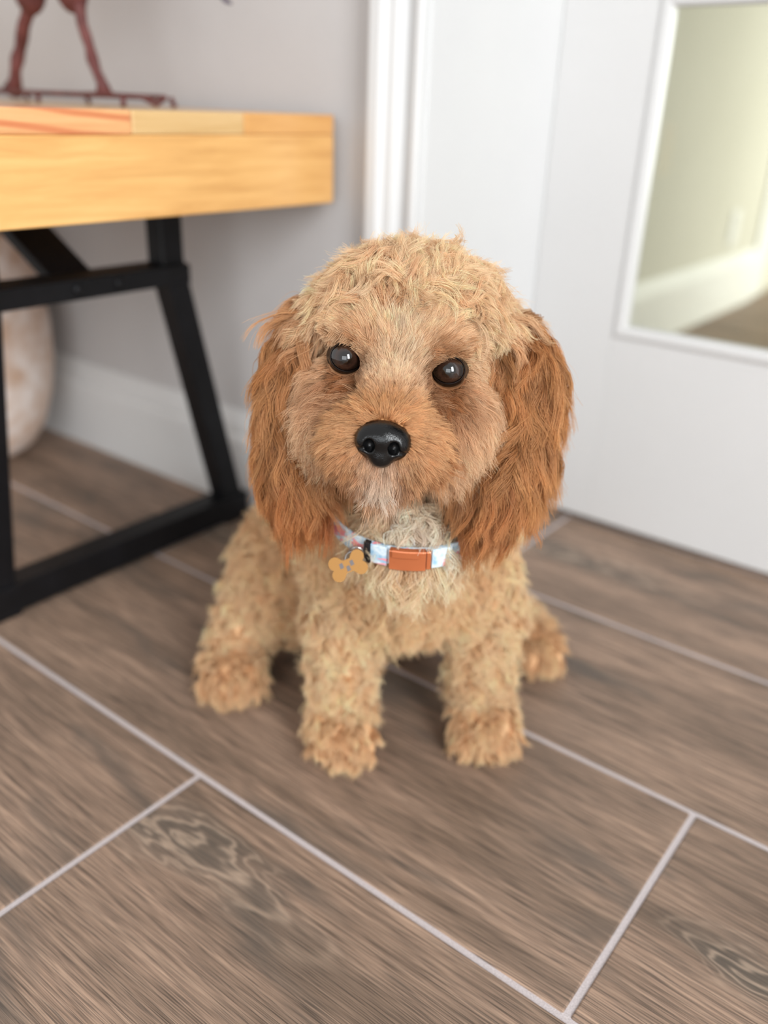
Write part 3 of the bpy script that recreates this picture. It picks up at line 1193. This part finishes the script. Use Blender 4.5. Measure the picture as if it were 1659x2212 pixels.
    c1, c2 = c1 * ck, c2 * ck
    C = C + big[:, :, None] * (1 - c1 * tt) + small[:, :, None] * (1 - c2 * tt) + fix[:, :, None] * (1 - ts)[None, None, :, None]
    lk = np.clip(L / .02, .3, 1.8)[:, None, None]
    fs = (R.normal(0, frizz * 1.3, (n_guides, n_sub, 3)) * lk)[gidx, sub]
    fz = R.normal(0, frizz * .45, (n_guides, m, 3)) * lk * np.where(stray, 3.0, 1.0)[..., None]
    fz2 = R.normal(0, frizz * .25, (n_guides, m, 3)) * lk
    C = C + (fs + fz)[:, :, None] * (ts ** 1.4)[None, None, :, None] + fz2[:, :, None] * np.sin(ts * np.pi)[None, None, :, None]
    C = tuck(C)
    C[..., 2] = np.maximum(C[..., 2], .0012)
    # colour
    cr, ct = coat_colour(P0, w)
    v = R.normal(1, .07, (n_guides, 1, 1)) * R.normal(1, .08, (n_guides, n_sub, 1))[gidx, sub] * R.normal(1, .07, (n_guides, m, 1))
    warm = R.normal(0, .032, (n_guides, 1, 1))
    tone = np.concatenate([v, v * (1 - warm * .8), v * (1 - warm * 1.3)], -1)
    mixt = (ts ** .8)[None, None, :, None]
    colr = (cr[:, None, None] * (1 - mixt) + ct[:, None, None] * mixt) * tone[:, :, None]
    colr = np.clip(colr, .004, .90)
    nc = n_guides * m
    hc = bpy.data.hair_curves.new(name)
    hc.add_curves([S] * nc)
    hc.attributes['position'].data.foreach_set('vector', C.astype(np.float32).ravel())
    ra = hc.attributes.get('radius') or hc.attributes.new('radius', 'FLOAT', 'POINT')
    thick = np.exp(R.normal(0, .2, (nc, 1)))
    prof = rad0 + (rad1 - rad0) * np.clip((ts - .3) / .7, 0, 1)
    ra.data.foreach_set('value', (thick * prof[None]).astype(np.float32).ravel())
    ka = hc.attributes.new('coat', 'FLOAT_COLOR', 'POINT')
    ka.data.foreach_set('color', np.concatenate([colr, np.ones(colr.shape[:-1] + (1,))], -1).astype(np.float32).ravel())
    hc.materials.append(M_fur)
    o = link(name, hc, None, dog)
    tag(o, label, kind='stuff')
    return o


S_ear = t_w[TI['ear']]
S_top = t_w[TI['skull']] + t_w[TI['brow']]
S_face = t_w[TI['bridge']] + t_w[TI['muzzle']] + t_w[TI['cheek']] + t_w[TI['jaw']]
S_body = 1 - S_ear - S_top - S_face
t_vis = np.where(S_body > .5, t_vis, np.maximum(t_vis, .3))
front = np.clip((t_h[:, 2] + 9) / 4, .25, 1)
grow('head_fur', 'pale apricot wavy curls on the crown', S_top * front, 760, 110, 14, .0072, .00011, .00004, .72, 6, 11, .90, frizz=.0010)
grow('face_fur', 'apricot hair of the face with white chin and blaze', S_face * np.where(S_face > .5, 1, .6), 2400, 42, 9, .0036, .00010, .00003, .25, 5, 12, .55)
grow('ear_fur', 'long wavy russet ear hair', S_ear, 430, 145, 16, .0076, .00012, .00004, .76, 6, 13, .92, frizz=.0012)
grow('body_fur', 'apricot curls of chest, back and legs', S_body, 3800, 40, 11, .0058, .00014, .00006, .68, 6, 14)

# ------------------------------------------------------------------ dog: eyes, lids, nose
def mat_eye():
    m = new_mat('dog_eye', rough=.03, spec=.5)
    t = NT(m)
    tc = t.n('TexCoord')
    sp = t.n('SeparateXYZ')
    t.put(sp.inputs[0], tc.outputs['Object'])
    r2 = t.math('ADD', t.math('POWER', sp.outputs[0], 2.0), t.math('POWER', sp.outputs[1], 2.0))
    r = t.math('MULTIPLY', t.math('SQRT', r2), 100.0)
    nz = t.noise(tc.outputs['Object'], 900, 3)
    r = t.math('ADD', r, t.math('MULTIPLY', t.math('SUBTRACT', nz, .5), .06))
    col = t.ramp(r, [(0, lin(8, 6, 6)), (.30, lin(9, 7, 6)), (.36, lin(30, 19, 15)), (.52, lin(47, 29, 22)), (.62, lin(30, 18, 14)), (.70, lin(14, 9, 8)), (.80, lin(16, 10, 9))])
    t.put(t.b.inputs['Base Color'], col)
    t.b.inputs['Coat Weight'].default_value = 1.0
    t.b.inputs['Coat Roughness'].default_value = .02
    return m


M_eye = mat_eye()
M_lid = new_mat('dark_eyelid', lin(20, 15, 14), .35, .5)
EYE_RAD = .0092
for c in (EYE_L, EYE_R):
    bm = bmesh.new()
    bmesh.ops.create_uvsphere(bm, u_segments=40, v_segments=24, radius=EYE_RAD)
    for v in bm.verts:                           # slight corneal bulge in front
        if v.co.z > EYE_RAD * .72:
            v.co.z += (v.co.z - EYE_RAD * .72) * .35
    me = bm_mesh('eye', bm, True)
    eye = link('eye', me, M_eye, dog)
    zz = nrm(CAM - c)
    xx = nrm(HB[0] - zz * (HB[0] @ zz))
    yy = np.cross(zz, xx)
    eye.matrix_world = Matrix(((xx[0], yy[0], zz[0], c[0]), (xx[1], yy[1], zz[1], c[1]), (xx[2], yy[2], zz[2], c[2]), (0, 0, 0, 1)))
    # lids: a rim of dark skin following an almond opening on the eyeball, inner corner lower
    s = -1 if c is EYE_L else 1
    bm = bmesh.new()
    n = 44
    rings = []
    for i in range(n):
        a = 2 * math.pi * i / n
        ox = math.cos(a) * (.0081 + (.0009 if math.cos(a) * s < -.6 else 0) * ((abs(math.cos(a)) - .6) / .4 if abs(math.cos(a)) > .6 else 0))
        oy = math.sin(a) * .0070 - .0004 * (-math.cos(a) * s)
        ring = []
        for k, rr in ((1.00, .00045), (1.05, .0008), (1.12, .0002), (1.20, -.0018), (1.30, -.0050)):
            px, py = ox * k, oy * k
            zb = math.sqrt(max(EYE_RAD ** 2 - px * px - py * py, 0)) if px * px + py * py < EYE_RAD ** 2 else -.002
            zb = max(zb, .0008)
            ring.append(bm.verts.new((px, py, zb + rr)))
        rings.append(ring)
    for i in range(n):
        A, B = rings[i], rings[(i + 1) % n]
        for k in range(4):
            bm.faces.new((A[k], B[k], B[k + 1], A[k + 1]))
    lid = link('eyelid', bm_mesh('eyelid', bm, True), M_lid, eye)

M_nose = new_mat('nose_leather', lin(9, 9, 10), .17, .45)
_t = NT(M_nose)
_v = _t.objvec()
_vo = _t.n('TexVoronoi', feature='F1')
_t.put(_vo.inputs['Vector'], _v)
_vo.inputs['Scale'].default_value = 1500
_t.bump(_vo.outputs['Distance'], .30, -.0003)


def nose_prims():
    out = []
    I3 = np.eye(3)
    def e(c, r, k):
        out.append(dict(t='e', c=np.array(c) * .01, r=np.array(r) * .01, B=I3, k=k))
    e((0, .12, -.15), (1.28, .86, .95), .003)
    for s in (-1, 1):
        e((s * .78, -.12, -.10), (.62, .70, .78), .003)
    e((0, -.80, -.12), (.66, .62, .74), .004)
    e((0, -.2, -1.0), (1.0, .9, 1.0), .004)
    return out


def nose_post(V, P):
    p = P * 100
    def sub(V, d, k):
        return -smin(-V, d * .01, k)
    for s in (-1, 1):
        c = np.array([s * .62, -.24, .66])
        r = np.array([.29, .37, .55])
        L = (p - c) / r
        k0 = np.linalg.norm(L, axis=-1)
        k1 = np.linalg.norm(L / r, axis=-1)
        V = sub(V, k0 * (k0 - 1) / np.maximum(k1, 1e-6), .0012)
        a, b = np.array([s * .66, -.34, .72]), np.array([s * 1.22, -.52, .35])
        ab = b - a
        t = np.clip((p - a) @ ab / (ab @ ab), 0, 1)
        V = sub(V, np.linalg.norm(p - a - t[..., None] * ab, axis=-1) - .13, .0010)
    a, b = np.array([0, -.15, .90]), np.array([0, -1.5, .55])
    ab = b - a
    t = np.clip((p - a) @ ab / (ab @ ab), 0, 1)
    V = sub(V, np.linalg.norm(p - a - t[..., None] * ab, axis=-1) - .055, .0016)
    return V


NH = .0005
nl, nhi = np.array([-.0165, -.0165, -.020]), np.array([.0165, .0135, .0115])
nv, nq = surface_nets(grid_sdf(nl, nhi, NH, nose_prims(), nose_post), nl, NH)
nose = link('nose', np_mesh('nose', nv, nq), M_nose, dog)
_nc = HL(-.02, -2.75, 4.55)
_tilt = math.radians(-6)
_nb = np.array([HB[0], math.cos(_tilt) * HB[1] + math.sin(_tilt) * HB[2], -math.sin(_tilt) * HB[1] + math.cos(_tilt) * HB[2]])
nose.matrix_world = Matrix(((*[_nb[i][0] for i in range(3)], _nc[0]), (*[_nb[i][1] for i in range(3)], _nc[1]), (*[_nb[i][2] for i in range(3)], _nc[2]), (0, 0, 0, 1)))
tag(nose, 'shiny black nose')

# ------------------------------------------------------------------ collar
def mat_strap():
    m = new_mat('collar_webbing', rough=.7, spec=.2)
    t = NT(m)
    v = t.objvec()
    n1 = t.noise(v, 110, 2)
    n2 = t.noise(t.objvec((1, 1, 1.3)), 75, 2, .5, 1.2)
    c = t.ramp(n1, [(.35, lin(150, 188, 214)), (.5, lin(216, 228, 234)), (.62, lin(176, 204, 222))])
    c = t.mix(t.ramp(n2, [(.56, (0, 0, 0)), (.60, (1, 1, 1))]), c, lin(236, 150, 158))
    t.put(t.b.inputs['Base Color'], c)
    return m


M_strap = mat_strap()
M_copper = new_mat('rose_copper_buckle', lin(196, 112, 70), .34, .5, .35)
M_steel = new_mat('steel_ring', lin(190, 186, 182), .25, .5, 1.0)
M_gold = new_mat('brass_tag', lin(140, 98, 44), .40, .5, .5)
M_print = new_mat('grey_engraving', lin(104, 98, 98), .5, .3, 0)
M_dark = new_mat('dark_loop', lin(34, 30, 30), .6, .3)
collar = empty('dog_collar', COL_C)
tag(collar, 'pale blue and pink collar with copper buckle on the dog', 'collar')
def cring(ang, hgt, out):
    rf, rs = COL_RF + out, COL_RS + out
    return COL_C + _fh * math.cos(ang) * rf + _sd * math.sin(ang) * rs + COL_N * hgt
def cpart(name, me, mat):
    o = link(name, me, mat, collar)
    o.matrix_parent_inverse = Matrix.Translation(-Vector(COL_C))
    return o
def arc_block(name, a0, a1, h0, h1, o0, o1, mat, seg=12, closed=False):
    bm = bmesh.new()
    rings = []
    n = seg if closed else seg + 1
    for i in range(n):
        a = a0 + (a1 - a0) * i / seg
        rings.append([bm.verts.new(cring(a, h, o)) for h, o in ((h0, o0), (h0, o1 - .0004), (h0 + .0006, o1), (h1 - .0006, o1), (h1, o1 - .0004), (h1, o0))])
    m = 6
    prs = list(zip(rings, rings[1:])) + ([(rings[-1], rings[0])] if closed else [])
    for A, B in prs:
        for k in range(m):
            bm.faces.new((A[k], A[(k + 1) % m], B[(k + 1) % m], B[k]))
    if not closed:
        bm.faces.new(rings[0][::-1])
        bm.faces.new(rings[-1])
    return cpart(name, bm_mesh(name, bm), mat)
arc_block('strap', 0, 2 * math.pi, -.0065, .0065, -.0006, .0010, M_strap, 72, True)
rad = lambda d: math.radians(d)
arc_block('buckle', rad(-12), rad(9), -.0072, .0066, .0008, .0046, M_copper)
arc_block('buckle_clip', rad(-10), rad(5), .0028, .0080, .0040, .0062, M_copper)
arc_block('buckle_end', rad(9.6), rad(12), -.0068, .0062, .0008, .0040, M_copper)
arc_block('strap_loop', rad(13), rad(25), -.0068, .0068, .0010, .0030, M_strap)
arc_block('strap_loop', rad(-14), rad(-24), -.0068, .0068, .0010, .0030, M_strap)
arc_block('keeper', rad(-24.5), rad(-28), -.0074, .0074, .0008, .0040, M_dark)
# D-ring and bone tag
rc = np.array(cring(rad(-33), -.004, .004))
pts = [rc + (_sd * math.cos(a) * .0052 + COL_N * math.sin(a) * .0062 + _fh * .0015) for a in np.linspace(0, 2 * np.pi, 22)[:-1]]
cpart('ring', tube_mesh('ring', pts, .0007, 8, True), M_steel)
tc_ = at(752, 1222, .500)
tz = nrm(CAM - tc_ + np.array([0, 0, -.05]))
tx_ = nrm(np.array(RGT) * .93 + UP * .34)
tx_ = nrm(tx_ - tz * (tx_ @ tz))
ty_ = np.cross(tz, tx_)
def bone(scale=1.0, n=64):
    o = []
    for i in range(n):
        a = 2 * math.pi * i / n
        best = 0
        d = np.array([math.cos(a), math.sin(a)])
        for cx in (-.0078, .0078):
            for cy in (-.0040, .0040):
                c = np.array([cx, cy])
                bq = d @ c
                disc = bq * bq - (c @ c - .0047 ** 2)
                if disc > 0:
                    best = max(best, bq + math.sqrt(disc))
        for hw, hh_ in ((.0080, .0045),):
            t = min(hw / max(abs(d[0]), 1e-6), hh_ / max(abs(d[1]), 1e-6))
            best = max(best, t)
        o.append(d * best * scale * .85)
    return o
def plate(name, outline, z0, z1, mat):
    bm = bmesh.new()
    A = [bm.verts.new(tc_ + tx_ * q[0] + ty_ * q[1] + tz * z0) for q in outline]
    B = [bm.verts.new(tc_ + tx_ * q[0] + ty_ * q[1] + tz * z1) for q in outline]
    n = len(outline)
    for i in range(n):
        bm.faces.new((A[i], A[(i + 1) % n], B[(i + 1) % n], B[i]))
    bm.faces.new(A[::-1])
    bm.faces.new(B)
    return cpart(name, bm_mesh(name, bm), mat)
tag(plate('bone_tag', bone(), -.0006, .0006, M_gold), 'brass bone-shaped name tag')
for i, (q0, q1) in enumerate(((-.0036, .0012), (-.0002, -.0014), (.0026, .0010))):
    plate('engraving', [(q0 - .0011, q1 - .0017), (q0 + .0011, q1 - .0014), (q0 + .0009, q1 + .0016), (q0 - .0010, q1 + .0013)], .0006, .0008, M_print)
rc2 = tc_ + ty_ * .0075 * 0 + (np.array(rc) - tc_) * .55
pts = [rc2 + (RGT * math.cos(a) * .0045 + UP * math.sin(a) * .0045) for a in np.linspace(0, 2 * np.pi, 20)[:-1]]
cpart('split_ring', tube_mesh('split_ring', pts, .0006, 8, True), M_steel)
